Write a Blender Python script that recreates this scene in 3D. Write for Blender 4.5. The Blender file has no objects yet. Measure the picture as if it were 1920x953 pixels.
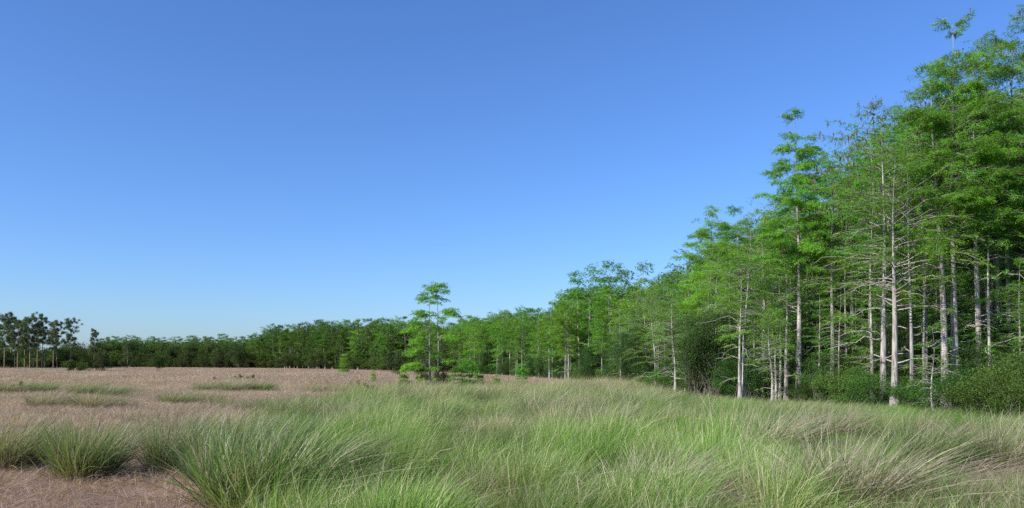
import bpy, math, random
import numpy as np
from mathutils import Vector

# ---------------------------------------------------------------- camera, sky, sun, exposure
F, CX, HY, EYE = 1500.0, 960.0, 680.0, 2.1          # focal length and horizon in photo pixels, eye height in metres
scene = bpy.context.scene
cam = bpy.data.objects.new('camera', bpy.data.cameras.new('camera'))
scene.collection.objects.link(cam)
cam.location = (0, 0, EYE); cam.rotation_euler = (math.radians(90), 0, 0)
cam.data.sensor_width = 36; cam.data.lens = 36 * F / 1920; cam.data.shift_y = (HY - 476.5) / 1920
cam.data.clip_end = 9000; cam.data.clip_start = 0.1
scene.camera = cam
SUN_EL, SUN_AZ = math.radians(32), math.radians(-122)   # azimuth clockwise from straight ahead
world = bpy.data.worlds.new('World'); scene.world = world; world.use_nodes = True
wn = world.node_tree.nodes; wl = world.node_tree.links
bg = wn['Background']; sky = wn.new('ShaderNodeTexSky')
sky.sky_type = 'NISHITA'; sky.sun_disc = False
sky.sun_elevation = SUN_EL; sky.sun_rotation = SUN_AZ
sky.altitude = 0; sky.air_density = 1.0; sky.dust_density = 0.75; sky.ozone_density = 10.0
hsv = wn.new('ShaderNodeHueSaturation'); hsv.inputs['Saturation'].default_value = 1.03; hsv.inputs['Hue'].default_value = 0.506; hsv.inputs['Value'].default_value = 1.03
wl.new(sky.outputs[0], hsv.inputs['Color']); wl.new(hsv.outputs[0], bg.inputs[0]); bg.inputs[1].default_value = 0.10
sd = Vector((math.cos(SUN_EL) * math.sin(SUN_AZ), math.cos(SUN_EL) * math.cos(SUN_AZ), math.sin(SUN_EL)))
sun = bpy.data.objects.new('sun', bpy.data.lights.new('sun', 'SUN'))
sun.data.energy = 3.9; sun.data.angle = math.radians(0.53); sun.data.color = (1.0, 0.95, 0.87)
sun.rotation_euler = sd.to_track_quat('Z', 'Y').to_euler(); sun.location = (0, 0, 60)
scene.collection.objects.link(sun)
scene.view_settings.view_transform = 'Standard'; scene.view_settings.look = 'None'
scene.view_settings.exposure = 0.92; scene.view_settings.gamma = 1.0
scene.view_settings.use_curve_mapping = False
scene.cycles.use_denoising = False; scene.cycles.max_bounces = 6; scene.cycles.diffuse_bounces = 3; scene.cycles.transmission_bounces = 3

rng = np.random.default_rng(7)
random.seed(7)
COL = scene.collection

# ---------------------------------------------------------------- helpers
class Geo:
    """collects vertices, quads, triangles and a colour per vertex, then makes one mesh"""
    def __init__(s): s.v, s.q, s.t, s.c, s.n = [], [], [], [], 0
    def add(s, v, q=None, t=None, c=(1, 1, 1)):
        v = np.asarray(v, float).reshape(-1, 3)
        c = np.asarray(c, float)
        if c.ndim == 1: c = np.tile(c, (len(v), 1))
        s.v.append(v); s.c.append(c)
        if q is not None and len(q): s.q.append(np.asarray(q) + s.n)
        if t is not None and len(t): s.t.append(np.asarray(t) + s.n)
        s.n += len(v)
    def mesh(s, name, mat, smooth=False):
        me = bpy.data.meshes.new(name)
        v = np.concatenate(s.v); c = np.concatenate(s.c)
        q = np.concatenate(s.q) if s.q else np.zeros((0, 4), int)
        t = np.concatenate(s.t) if s.t else np.zeros((0, 3), int)
        me.vertices.add(len(v)); me.vertices.foreach_set('co', v.astype(np.float32).ravel())
        me.loops.add(q.size + t.size); me.polygons.add(len(q) + len(t))
        me.loops.foreach_set('vertex_index', np.concatenate([q.ravel(), t.ravel()]).astype(np.int32))
        st = np.concatenate([np.arange(len(q)) * 4, q.size + np.arange(len(t)) * 3]).astype(np.int32)
        me.polygons.foreach_set('loop_start', st)
        me.polygons.foreach_set('use_smooth', np.full(len(st), smooth))
        a = me.attributes.new('col', 'FLOAT_COLOR', 'POINT')
        a.data.foreach_set('color', np.concatenate([c, np.ones((len(c), 1))], 1).astype(np.float32).ravel())
        me.materials.append(mat); me.update(calc_edges=True)
        return me

def tube(g, pts, rad, sides=5, col=(1, 1, 1)):
    pts = np.asarray(pts, float); rad = np.asarray(rad, float); k = len(pts)
    d = np.gradient(pts, axis=0); d /= np.linalg.norm(d, axis=1, keepdims=True) + 1e-9
    ref = np.array([0, 0, 1.0]) if abs(d[0][2]) < 0.8 else np.array([1.0, 0, 0])
    a = np.cross(d, ref); a /= np.linalg.norm(a, axis=1, keepdims=True) + 1e-9
    b = np.cross(d, a)
    th = np.arange(sides) * 2 * math.pi / sides
    ring = pts[:, None, :] + rad[:, None, None] * (np.cos(th)[None, :, None] * a[:, None, :] + np.sin(th)[None, :, None] * b[:, None, :])
    i = np.arange(k - 1)[:, None] * sides; j = np.arange(sides)[None, :]; j2 = (j + 1) % sides
    q = np.stack([i + j, i + j2, i + sides + j2, i + sides + j], -1).reshape(-1, 4)
    g.add(ring.reshape(-1, 3), q=q, c=col)

def unit(v): return v / (np.linalg.norm(v, axis=-1, keepdims=True) + 1e-9)

def leaves(g, p, d, ln, wd, cols, flat=0.5, r=rng):
    """narrow leaf triangles at points p along directions d"""
    n = len(p); d = unit(d)
    side = unit(np.cross(d, np.array([0, 0, 1.0]) * flat + r.normal(0, 1, (n, 3)) * (1 - flat)))
    a = p + side * (wd[:, None] * 0.5); b = p - side * (wd[:, None] * 0.5); c = p + d * ln[:, None]
    v = np.stack([a, b, c], 1).reshape(-1, 3)
    g.add(v, t=np.arange(3 * n).reshape(-1, 3), c=np.repeat(cols, 3, 0))

def leafquads(g, p, ln, wd, cols, up=0.4, r=rng):
    """broad pointed leaves, two triangles each folded along the midrib"""
    n = len(p); d = unit(r.normal(0, 1, (n, 3)) + np.array([0, 0, -0.25]))
    nn = unit(r.normal(0, 1, (n, 3)) + np.array([0, 0, up * 3]))
    side = unit(np.cross(d, nn)); nn = np.cross(side, d)
    mid = p + d * (ln * 0.45)[:, None]
    a = mid + side * (wd * .5)[:, None] + nn * (wd * .18)[:, None]; b = mid - side * (wd * .5)[:, None] + nn * (wd * .18)[:, None]
    v = np.stack([p, a, p + d * ln[:, None], b], 1).reshape(-1, 3)
    k = np.arange(n)[:, None] * 4
    t = np.concatenate([k + np.array([0, 2, 1]), k + np.array([0, 3, 2])])
    g.add(v, t=t, c=np.repeat(cols, 4, 0))

_pt = {}
def noise(x, y, seed=0):
    """smooth value noise 0..1"""
    if seed not in _pt: _pt[seed] = np.random.default_rng(900 + seed).random((256, 256))
    T = _pt[seed]; x = np.asarray(x, float); y = np.asarray(y, float)
    xi = np.floor(x).astype(int); yi = np.floor(y).astype(int); fx = x - xi; fy = y - yi
    fx = fx * fx * (3 - 2 * fx); fy = fy * fy * (3 - 2 * fy)
    g = lambda a, b: T[a % 256, b % 256]
    return (g(xi, yi) * (1 - fx) + g(xi + 1, yi) * fx) * (1 - fy) + (g(xi, yi + 1) * (1 - fx) + g(xi + 1, yi + 1) * fx) * fy
def fbm(x, y, seed=0): return (noise(x, y, seed) * .55 + noise(x * 2.1, y * 2.1, seed + 1) * .3 + noise(x * 4.3, y * 4.3, seed + 2) * .15)

# ---------------------------------------------------------------- materials
def mat_leaf(name, rough=0.55, trans=0.35, trans_tint=(1.05, 1.2, 0.55), inst=False, spec=0.3, var=0.25):
    m = bpy.data.materials.new(name); m.use_nodes = True
    nt = m.node_tree; N = nt.nodes; L = nt.links; N.clear()
    out = N.new('ShaderNodeOutputMaterial'); at = N.new('ShaderNodeAttribute'); at.attribute_name = 'col'
    col = at.outputs['Color']
    if inst:                                               # per-clump hue and brightness stored on the scatter points
        ia = N.new('ShaderNodeAttribute'); ia.attribute_type = 'INSTANCER'; ia.attribute_name = 'tint'
        mx = N.new('ShaderNodeMix'); mx.data_type = 'RGBA'; mx.blend_type = 'MULTIPLY'; mx.inputs[0].default_value = 1
        L.new(col, mx.inputs[6]); L.new(ia.outputs['Color'], mx.inputs[7]); col = mx.outputs[2]
    else:
        oi = N.new('ShaderNodeObjectInfo'); hs = N.new('ShaderNodeHueSaturation')
        mr = N.new('ShaderNodeMapRange'); mr.inputs[3].default_value = 1 - var; mr.inputs[4].default_value = 1 + var
        mh = N.new('ShaderNodeMapRange'); mh.inputs[3].default_value = 0.478; mh.inputs[4].default_value = 0.518
        mu = N.new('ShaderNodeMath'); mu.operation = 'FRACT'
        m7 = N.new('ShaderNodeMath'); m7.operation = 'MULTIPLY'; m7.inputs[1].default_value = 7.31
        L.new(oi.outputs['Random'], mr.inputs[0]); L.new(oi.outputs['Random'], m7.inputs[0]); L.new(m7.outputs[0], mu.inputs[0])
        L.new(mu.outputs[0], mh.inputs[0]); L.new(mr.outputs[0], hs.inputs['Value']); L.new(mh.outputs[0], hs.inputs['Hue'])
        L.new(col, hs.inputs['Color']); col = hs.outputs[0]
    p = N.new('ShaderNodeBsdfPrincipled'); p.inputs['Roughness'].default_value = rough
    p.inputs['Specular IOR Level'].default_value = spec
    L.new(col, p.inputs['Base Color'])
    tm = N.new('ShaderNodeMix'); tm.data_type = 'RGBA'; tm.blend_type = 'MULTIPLY'; tm.inputs[0].default_value = 1
    tm.inputs[7].default_value = (*trans_tint, 1); L.new(col, tm.inputs[6])
    tr = N.new('ShaderNodeBsdfTranslucent'); L.new(tm.outputs[2], tr.inputs[0])
    ms = N.new('ShaderNodeMixShader'); ms.inputs[0].default_value = trans
    L.new(p.outputs[0], ms.inputs[1]); L.new(tr.outputs[0], ms.inputs[2]); L.new(ms.outputs[0], out.inputs[0])
    return m

def mat_bark(name, c1, c2, scale=6):
    m = bpy.data.materials.new(name); m.use_nodes = True
    nt = m.node_tree; N = nt.nodes; L = nt.links; p = N['Principled BSDF']; p.inputs['Roughness'].default_value = 0.9
    p.inputs['Specular IOR Level'].default_value = 0.15
    tc = N.new('ShaderNodeTexCoord'); mp = N.new('ShaderNodeMapping'); mp.inputs['Scale'].default_value = (scale * 3, scale * 3, scale * .35)
    n1 = N.new('ShaderNodeTexNoise'); n1.inputs['Scale'].default_value = 1; n1.inputs['Detail'].default_value = 6
    n2 = N.new('ShaderNodeTexNoise'); n2.inputs['Scale'].default_value = .8; n2.inputs['Detail'].default_value = 3
    r = N.new('ShaderNodeValToRGB'); r.color_ramp.elements[0].color = (*c1, 1); r.color_ramp.elements[1].color = (*c2, 1)
    r.color_ramp.elements[0].position = .40; r.color_ramp.elements[1].position = .60
    at = N.new('ShaderNodeAttribute'); at.attribute_name = 'col'
    mx = N.new('ShaderNodeMix'); mx.data_type = 'RGBA'; mx.blend_type = 'MULTIPLY'; mx.inputs[0].default_value = 1
    av = N.new('ShaderNodeMath'); av.operation = 'ADD'
    h1 = N.new('ShaderNodeMath'); h1.operation = 'MULTIPLY'; h1.inputs[1].default_value = .6
    h2 = N.new('ShaderNodeMath'); h2.operation = 'MULTIPLY'; h2.inputs[1].default_value = .4
    L.new(tc.outputs['Object'], mp.inputs[0]); L.new(mp.outputs[0], n1.inputs[0]); L.new(tc.outputs['Object'], n2.inputs[0])
    L.new(n1.outputs[0], h1.inputs[0]); L.new(n2.outputs[0], h2.inputs[0]); L.new(h1.outputs[0], av.inputs[0]); L.new(h2.outputs[0], av.inputs[1])
    L.new(av.outputs[0], r.inputs[0]); L.new(r.outputs[0], mx.inputs[6]); L.new(at.outputs['Color'], mx.inputs[7])
    L.new(mx.outputs[2], p.inputs['Base Color'])
    b = N.new('ShaderNodeBump'); b.inputs['Strength'].default_value = .6; b.inputs['Distance'].default_value = .03
    L.new(n1.outputs[0], b.inputs['Height']); L.new(b.outputs[0], p.inputs['Normal'])
    return m

M_cyp = mat_leaf('cypress needles', .7, .48, (1.05, 1.25, .5), spec=.08)
M_broad = mat_leaf('broad leaves', .6, .3, (1.2, 1.3, .4), spec=.15)
M_pine = mat_leaf('pine needles', .55, .2)
M_grass = mat_leaf('grass scatter', .45, .42, (1.1, 1.15, .6), inst=True, spec=.4)
M_tus = mat_leaf('tussock blades', .45, .4, (1.1, 1.15, .6), spec=.4, var=.12)
M_barkc = mat_bark('cypress bark', (.14, .125, .11), (.44, .405, .375))
M_barkp = mat_bark('pine bark', (.14, .095, .07), (.34, .25, .2))
M_barkd = mat_bark('shrub bark', (.06, .05, .04), (.17, .15, .12))
M_catkin = mat_leaf('catkins', .8, .1, (1, 1, 1))

# ---------------------------------------------------------------- layout of the place (functions of the photo column only give plan positions)
EDX = [-400, 200, 330, 480, 600, 700, 850, 950, 1060, 1150, 1230, 1330, 1450, 1560, 1700, 1800, 1920, 2300]
EDD = [320, 320, 310, 275, 235, 200, 150, 116, 86, 68, 56, 48, 42, 39, 35.5, 33.5, 30, 25]
def edge(px): return np.interp(px, EDX, EDD)              # distance of the forest edge
STX = [-400, 0, 160, 200, 400, 470, 520, 600, 700, 800, 900, 1000, 1060, 1100, 1145, 1200, 1270, 1335, 1400, 1430, 1500, 1540, 1580, 1620, 1650, 1700, 1780, 1850, 1920, 2300]
STY = [626, 626, 628, 625, 621, 619, 600, 588, 587, 588, 578, 562, 542, 515, 508, 512, 480, 425, 400, 388, 345, 312, 285, 248, 195, 150, 100, 85, 60, 40]
def sil(px):
    b = np.interp(px, STX, STY); return b + (HY - b) * .20 * np.clip(fbm(np.asarray(px) / 26., 0. * np.asarray(px) + .5, 81) * 1.6 - .35, 0, 1)                 # canopy top
GBY = [0, 10, 16, 22, 30, 40, 48, 56, 62, 66]
GBX = [-3.4, -4.2, -5.4, -7.2, -9.2, -9.8, -9, -5.5, -1, 3]
def green_amount(X, Y):
    """1 in the tall green cordgrass, 0 in the short pinkish-brown grass"""
    e = np.interp(Y, GBY, GBX) + (fbm(X * .18, Y * .18, 20) - .5) * 4.5
    g = np.clip((X - e - .45) / 2.0 + .5, 0, 1)
    far = 57 + (fbm(X * .11, Y * .02, 24) - .5) * 12 + np.clip(X, 0, 12) * 2.2
    g *= np.clip((far - Y) / 4 + .5, 0, 1)
    # low grey-green drifts out in the brown grass
    d = fbm(X * .055 + 3, Y * .05 + 1, 30)
    g2 = np.clip((d + (fbm(X * .35, Y * .16, 33) - .5) * .6 - .55) * 3.4, 0, .66) * (Y > 34) * (Y < 130)
    return np.maximum(g, g2)
def ground_z(X, Y):
    return (fbm(X * .12, Y * .12, 40) - .5) * .22 * np.clip((Y - 4) / 8, 0, 1) * np.clip((90 - Y) / 40, 0, 1)
def at(px, d): X = (px - CX) / F * d; return X, d, float(ground_z(X, d))
def depth_of(py, h=0.0): return (EYE - h) * F / (py - HY)

# ---------------------------------------------------------------- ground sheet
def make_ground():
    ax = np.unique(np.concatenate([np.arange(-70, 70.1, 1.25), np.linspace(-320, 320, 90), np.linspace(-4000, 4000, 17)]))
    ay = np.unique(np.concatenate([np.arange(-4, 100.1, 1.25), np.linspace(100, 420, 60), np.linspace(-600, 7000, 16)]))
    X, Y = np.meshgrid(ax, ay); Z = ground_z(X, Y)
    g = green_amount(X, Y)[..., None]; n = fbm(X * .6, Y * .6, 50)[..., None]
    brown = np.array([.24, .17, .13]) * (.7 + .6 * n); soil = np.array([.10, .105, .045]) * (.6 + .8 * n)
    c = brown * (1 - g) + soil * g
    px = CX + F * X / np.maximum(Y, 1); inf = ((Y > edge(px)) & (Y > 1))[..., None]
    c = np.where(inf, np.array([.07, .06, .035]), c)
    ny, nx = X.shape; i = np.arange(ny - 1)[:, None] * nx + np.arange(nx - 1)[None, :]
    q = np.stack([i, i + 1, i + nx + 1, i + nx], -1).reshape(-1, 4)
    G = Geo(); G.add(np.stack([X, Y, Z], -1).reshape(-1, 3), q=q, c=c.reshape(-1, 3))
    m = bpy.data.materials.new('prairie soil and litter'); m.use_nodes = True
    N = m.node_tree.nodes; L = m.node_tree.links; p = N['Principled BSDF']; p.inputs['Roughness'].default_value = 1
    p.inputs['Specular IOR Level'].default_value = 0.05
    a = N.new('ShaderNodeAttribute'); a.attribute_name = 'col'
    tc = N.new('ShaderNodeTexCoord'); no = N.new('ShaderNodeTexNoise'); no.inputs['Scale'].default_value = 9; no.inputs['Detail'].default_value = 8
    L.new(tc.outputs['Object'], no.inputs[0])
    mr = N.new('ShaderNodeMapRange'); mr.inputs[3].default_value = .55; mr.inputs[4].default_value = 1.4; L.new(no.outputs[0], mr.inputs[0])
    mx = N.new('ShaderNodeVectorMath'); mx.operation = 'SCALE'; L.new(a.outputs['Color'], mx.inputs[0]); L.new(mr.outputs[0], mx.inputs['Scale'])
    L.new(mx.outputs[0], p.inputs['Base Color'])
    b = N.new('ShaderNodeBump'); b.inputs['Distance'].default_value = .05; L.new(no.outputs[0], b.inputs['Height']); L.new(b.outputs[0], p.inputs['Normal'])
    o = bpy.data.objects.new('ground', G.mesh('ground', m, True)); COL.objects.link(o); o['kind'] = 'structure'
    o['label'] = 'flat prairie ground under the grass'; o['category'] = 'ground'
make_ground()

# ---------------------------------------------------------------- plant builders
def part(name, me, parent):
    o = bpy.data.objects.new(name, me); COL.objects.link(o); o.parent = parent; return o
def thing(name, label, cat, loc, rz=0.0, sc=1.0, group=None, tilt=(0, 0)):
    o = bpy.data.objects.new(name, None); COL.objects.link(o)
    o.empty_display_size = .3
    o.location = loc; o.rotation_euler = (tilt[0], tilt[1], rz); o.scale = sc if isinstance(sc, tuple) else (sc, sc, sc)
    o['label'] = label; o['category'] = cat
    if group: o['group'] = group
    return o

def cypress(seed, H=12., r0=.16, cb=.3, cw=2.2, nb=46, ll=.17, lw=.03, dens=1.0, bare=5, top='round', catk=0, double=False,
            lean=0.25, bend=.15, skew=.0, gapf=.25, dark=1.0, layers=None, fine=1.0):
    """pond cypress: pale straight trunk, near-horizontal limbs, feathery needles in flat layers"""
    r = np.random.default_rng(seed); gt, gc, gk = Geo(), Geo(), Geo()
    k = 16; tt = np.linspace(0, 1, k)
    ph = r.random(2) * 6; la = r.random() * 6.28
    def pos(t):
        t = np.asarray(t, float)
        x = lean * math.cos(la) * t * t + bend * np.sin(t * 5.5 + ph[0]) * t; y = lean * math.sin(la) * t * t + bend * np.sin(t * 4.7 + ph[1]) * t
        return np.stack([x, y, t * H], -1)
    def rad(t): return r0 * ((1 - t) ** 1.15 * .96 + .02) + r0 * .85 * np.exp(-t * H / .6)
    r0 *= .88
    tr = np.linspace(0, 1, 24) ** 1.25
    pts = pos(tr); pts[0, 2] = -.35
    tube(gt, pts, rad(tr), 9)
    # limb heights in loose layers with gaps between them
    nl = max(5, int(nb / 3.2)); lay = np.sort(cb + (1 - cb) * np.clip((np.arange(nl) + r.normal(.5, .45, nl)) / nl, 0, 1)); lay[-1] = .985
    hs = np.clip(np.repeat(lay, 4)[:nb] + r.normal(0, .012, min(nb, nl * 4)), cb * .9, .99)
    az = r.random() * 6.28
    P, D, LN, WD, CC = [], [], [], [], []
    def limb(h, az, L, up, leafy, tipfrac=.25):
        p0 = pos(h); n = 7; s = np.linspace(0, 1, n)
        dx, dy = math.cos(az), math.sin(az)
        kink = np.cumsum(r.normal(0, .07, n)) * L * .5
        pts = p0 + np.stack([dx * s * L - dy * kink, dy * s * L + dx * kink, L * (up * s - (.30 + .25 * up) * s * s) + r.normal(0, .03, n) * L], -1)
        pts[0] = p0
        rr = min(float(rad(h)) * .32, .014 + .009 * L)
        tube(gt, pts, rr * (1 - s * .85) + .003, 4, np.array([1.08, 1.06, 1.04]) if not leafy else np.array([.9, .88, .86]))
        tone = r.uniform(.72, 1.22) * dark
        s0 = (.25 if L < .8 else .38) if leafy else 1 - tipfrac
        m = max(2, int(L * (1 - s0) / .16 * dens + .5))
        for ss in np.linspace(s0, 1, m):
            b = np.array([np.interp(ss, s, pts[:, i]) for i in range(3)])
            for sg in (-1, 1):
                if r.random() < gapf: continue
                aa = az + sg * r.uniform(.5, 1.25); tl = (.22 + .42 * L * (1 - ss) * .55 + .12) * r.uniform(.7, 1.3)
                td = unit(np.array([math.cos(aa), math.sin(aa), r.uniform(-.32, .34)]))
                if not leafy and r.random() < .55:
                    tube(gt, [b, b + td * tl * .6, b + td * tl + np.array([0, 0, -.06])], [.008, .006, .003], 3); continue
                cnt = max(3, int(tl / .035 * dens * fine))
                u = r.random(cnt)
                pp = b + td * (u * tl)[:, None] + r.normal(0, 1, (cnt, 3)) * np.array([.045, .045, .055]) * (ll / .17) + np.array([0, 0, -1]) * (u ** 2 * tl * .22)[:, None]
                dd = td * .55 + unit(np.cross(td, [0, 0, 1.])) * (r.choice([-1, 1], cnt) * r.uniform(.3, 1.1, cnt))[:, None] + np.stack([r.normal(0, .15, cnt), r.normal(0, .15, cnt), r.uniform(-1.15, .45, cnt)], -1)
                P.append(pp); D.append(dd); LN.append(ll * r.uniform(.55, 1.25, cnt)); WD.append(lw * r.uniform(.7, 1.4, cnt))
                w = (tone * r.uniform(.75, 1.25, cnt))[:, None]; y = r.random((cnt, 1))
                CC.append(w * (np.array([.105, .265, .028]) * (1 - y) + np.array([.190, .380, .042]) * y))
                if len(tl.shape if hasattr(tl, 'shape') else ()) == 0 and r.random() < .3:
                    tube(gt, [b, b + td * tl], [.007, .003], 3)
            if catk and h > .6 and r.random() < catk:
                n_ = int(r.integers(2, 5)); q0 = b + r.normal(0, .12, (n_, 3))
                leaves(gk, q0, np.tile([.05, 0, -1.], (n_, 1)) + r.normal(0, .12, (n_, 3)), r.uniform(.16, .32, n_), r.uniform(.05, .08, n_), np.tile([.09, .055, .05], (n_, 1)), 0, r)
    if layers:                                              # tiers given one by one: height, reach, count, side
        hs = []
        for (h, L, n_, side) in layers:
            for j in range(n_):
                a_ = (j * 6.28 / n_ + r.normal(0, .4)) if side is None else side + r.normal(0, .55)
                limb(min(.99, h + r.normal(0, .012)), a_, L * r.uniform(.55, 1.1), .35 + r.normal(0, .12), True)
    for h in hs:
        az += 2.4 + r.normal(0, .5); f = (h - cb) / (1 - cb)
        if top == 'flat': prof = .55 + .6 * math.sin(math.pi * min(1, .15 + f * .75)) * (1.1 if f > .6 else .85)
        elif top == 'cone': prof = 1.12 * (1 - f) ** .7 + .14
        else: prof = .45 + .75 * math.sin(math.pi * (.12 + .78 * f))
        prof *= min(1., .36 + (1 - h) * H / 2.2)
        L = cw * prof * r.uniform(.5, 1.35) * (1 + skew * -math.cos(az))
        limb(h, az, max(.35, L), .38 + .6 * f + r.normal(0, .16), True)
    for i in range(6):                                      # leader tuft
        limb(.95 + .045 * r.random(), r.random() * 6.28, cw * .25 * r.uniform(.6, 1.2), 1.3, True)
    for i in range(bare):                                   # dead lower limbs, pale and mostly leafless
        limb(r.uniform(.12, max(.2, cb + .25)), r.random() * 6.28, cw * r.uniform(.4, 1.1), r.normal(.25, .2), False, r.uniform(.3, .7))
    leaves(gc, np.concatenate(P), np.concatenate(D), np.concatenate(LN), np.concatenate(WD), np.concatenate(CC), .12, r)
    return gt.mesh('cypress trunk', M_barkc, True), gc.mesh('cypress crown', M_cyp), (gk.mesh('cypress catkins', M_catkin) if gk.n else None)

def broadleaf(seed, W=2.5, H=4., trunk=.3, nl=26, leaf=.1, n=5000, base=(.042, .095, .024), hi=(.088, .165, .035), bare=.12):
    """evergreen shrub or small tree: forking stems, leaves in many uneven clumps with gaps"""
    r = np.random.default_rng(seed); gs, gl = Geo(), Geo()
    c = []
    while len(c) < nl:
        p = r.uniform(-1, 1, 3)
        if np.linalg.norm(p) < 1 and (p[2] > -.9): c.append(p)
    c = np.array(c); c = c * (.55 + .45 * np.linalg.norm(c, axis=1, keepdims=True) ** .5)
    lob = np.stack([c[:, 0] * W * .5, c[:, 1] * W * .5, H * (trunk + (1 - trunk) * (.5 + .5 * c[:, 2]) * .9)], -1)
    lr = r.uniform(.09, .235, nl) * min(W, H) * .9
    cnt = np.maximum(8, (n * lr ** 2 / np.sum(lr ** 2)).astype(int))
    for i in range(nl):
        d = unit(r.normal(0, 1, (cnt[i], 3)))
        rr = lr[i] * (1 - .75 * r.random(cnt[i]) ** 2.2) * r.uniform(.85, 1.25, cnt[i])
        p = lob[i] + d * rr[:, None] * np.array([1.1, 1.1, .8])
        p[:, 2] = np.maximum(p[:, 2], .03)
        tone = r.uniform(.65, 1.25); y = r.random((cnt[i], 1)) ** 1.5
        col = tone * (np.array(base) * (1 - y) + np.array(hi) * y) * r.uniform(.8, 1.2, (cnt[i], 1))
        leafquads(gl, p, leaf * r.uniform(.6, 1.3, cnt[i]), leaf * .45 * r.uniform(.7, 1.3, cnt[i]), col, .4, r)
        if r.random() < .55: continue
        b = np.array([r.normal(0, .06 * W), r.normal(0, .06 * W), -.2]); m = b * .45 + lob[i] * .55 + r.normal(0, .06, 3) * W; m[2] = lob[i][2] * .5
        tube(gs, [b, m, lob[i]], [.006 * H + .006, .004 * H + .004, .004], 4)
    return gs.mesh('stems', M_barkd, True), gl.mesh('foliage', M_broad)

def pine(seed, H=17., r0=.17, cb=.58, cw=2.2, nb=24, ll=.42, lw=.07):
    """slash pine: long bare trunk, rounded broken crown of needle tufts"""
    r = np.random.default_rng(seed); gt, gc = Geo(), Geo()
    t = np.linspace(0, 1, 12); ph = r.random(2) * 6
    def pos(t):
        t = np.asarray(t, float); return np.stack([.3 * np.sin(t * 3 + ph[0]) * t, .3 * np.sin(t * 2.6 + ph[1]) * t, t * H], -1)
    pts = pos(t); pts[0, 2] = -.3; tube(gt, pts, r0 * (1.05 - .8 * t), 7)
    for i in range(nb):
        h = cb + (1 - cb) * (i + r.random()) / nb; f = (h - cb) / (1 - cb); a = i * 2.4 + r.normal(0, .5)
        L = cw * (.35 + .75 * math.sin(math.pi * (.2 + .7 * f))) * r.uniform(.55, 1.2); up = r.uniform(.0, .7)
        p0 = pos(h); p1 = p0 + np.array([math.cos(a) * L, math.sin(a) * L, L * up]); mid = (p0 + p1) / 2 + r.normal(0, .1, 3) * L
        tube(gt, [p0, mid, p1], [.05, .035, .012], 4)
        for j in range(r.integers(4, 7)):
            s = r.uniform(.3, 1.1); c = p0 * (1 - s) + p1 * s + r.normal(0, .28, 3); n = 70
            d = unit(r.normal(0, 1, (n, 3)) + np.array([0, 0, .35])); R = r.uniform(.25, .5)
            tone = r.uniform(.7, 1.2); y = r.random((n, 1))
            leaves(gc, c + d * (R * r.random((n, 1))), d, ll * r.uniform(.6, 1.2, n), lw * r.uniform(.7, 1.3, n),
                   tone * (np.array([.06, .095, .036]) * (1 - y) + np.array([.115, .16, .055]) * y), .2, r)
    return gt.mesh('pine trunk', M_barkp, True), gc.mesh('pine crown', M_pine)

def palm(seed, H=7.):
    r = np.random.default_rng(seed); gt, gc = Geo(), Geo()
    t = np.linspace(0, 1, 8); tube(gt, np.stack([.2 * np.sin(t * 2), 0 * t, t * H - .2 * (t == 0)], -1), .17 - .03 * t, 8)
    top = np.array([.2 * math.sin(2), 0, H])
    for i in range(30):
        a = i * 2.4; e = r.uniform(-.9, 1.1); d = np.array([math.cos(a) * math.cos(e), math.sin(a) * math.cos(e), math.sin(e)])
        st = top + d * r.uniform(.7, 1.1); tube(gt, [top, st], [.02, .015], 3)
        n = 16; s = unit(np.cross(d, [0, 0, 1.])); an = np.linspace(-1.5, 1.5, n)
        dd = d * np.cos(an)[:, None] + s * np.sin(an)[:, None] + np.array([0, 0, -.25])
        leaves(gc, np.tile(st, (n, 1)), dd, r.uniform(.6, .9, n), np.full(n, .10), np.tile(np.array([.07, .105, .035]) * r.uniform(.7, 1.3), (n, 1)), .8, r)
    return gt.mesh('palm trunk', M_barkd, True), gc.mesh('palm fronds', M_broad)

# -------- grass
def blades(g, base, az, out, ln, wd, col_b, col_t, wind=.5, droop=.35, r=rng, seg=3, wdir=0.0):
    """curved tapering blades: base points, outward azimuth and lean, bent downwind (+x) towards the tip"""
    n = len(base); d0 = np.stack([np.cos(az) * np.sin(out), np.sin(az) * np.sin(out), np.cos(out)], -1)
    wv = np.array([math.cos(wdir), math.sin(wdir), 0.0]); face = r.random(n) * 6.28
    side = np.stack([np.cos(face), np.sin(face), np.zeros(n)], -1)
    side = unit(side - d0 * np.sum(side * d0, 1, keepdims=True))
    w = np.asarray(wind) * np.ones(n); dr = np.asarray(droop) * np.ones(n)
    vs, cs = [], []
    for k in range(seg + 1):
        s = k / seg
        c = base + d0 * (ln * s)[:, None] + (wv * w[:, None] + np.stack([np.cos(az), np.sin(az), 0 * az], -1) * (dr * .4)[:, None] + np.array([0, 0, -1.]) * (dr * .55 + w * w * .35)[:, None]) * (ln * s * s)[:, None]
        ww = wd * (1 - s) ** .6 * .5 if k < seg else 0 * wd
        cc = col_b * (1 - s ** .6) + col_t * s ** .6
        if k < seg: vs += [c + side * ww[:, None], c - side * ww[:, None]]; cs += [cc, cc]
        else: vs += [c]; cs += [cc]
    m = 2 * seg + 1; v = np.stack(vs, 1).reshape(-1, 3); c = np.stack(cs, 1).reshape(-1, 3)
    i = np.arange(n)[:, None] * m
    q = np.concatenate([i + np.array([2 * k, 2 * k + 1, 2 * k + 3, 2 * k + 2]) for k in range(seg - 1)])
    t = i + np.array([2 * seg - 2, 2 * seg - 1, 2 * seg])
    g.add(v, q=q, t=t, c=c)

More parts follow.
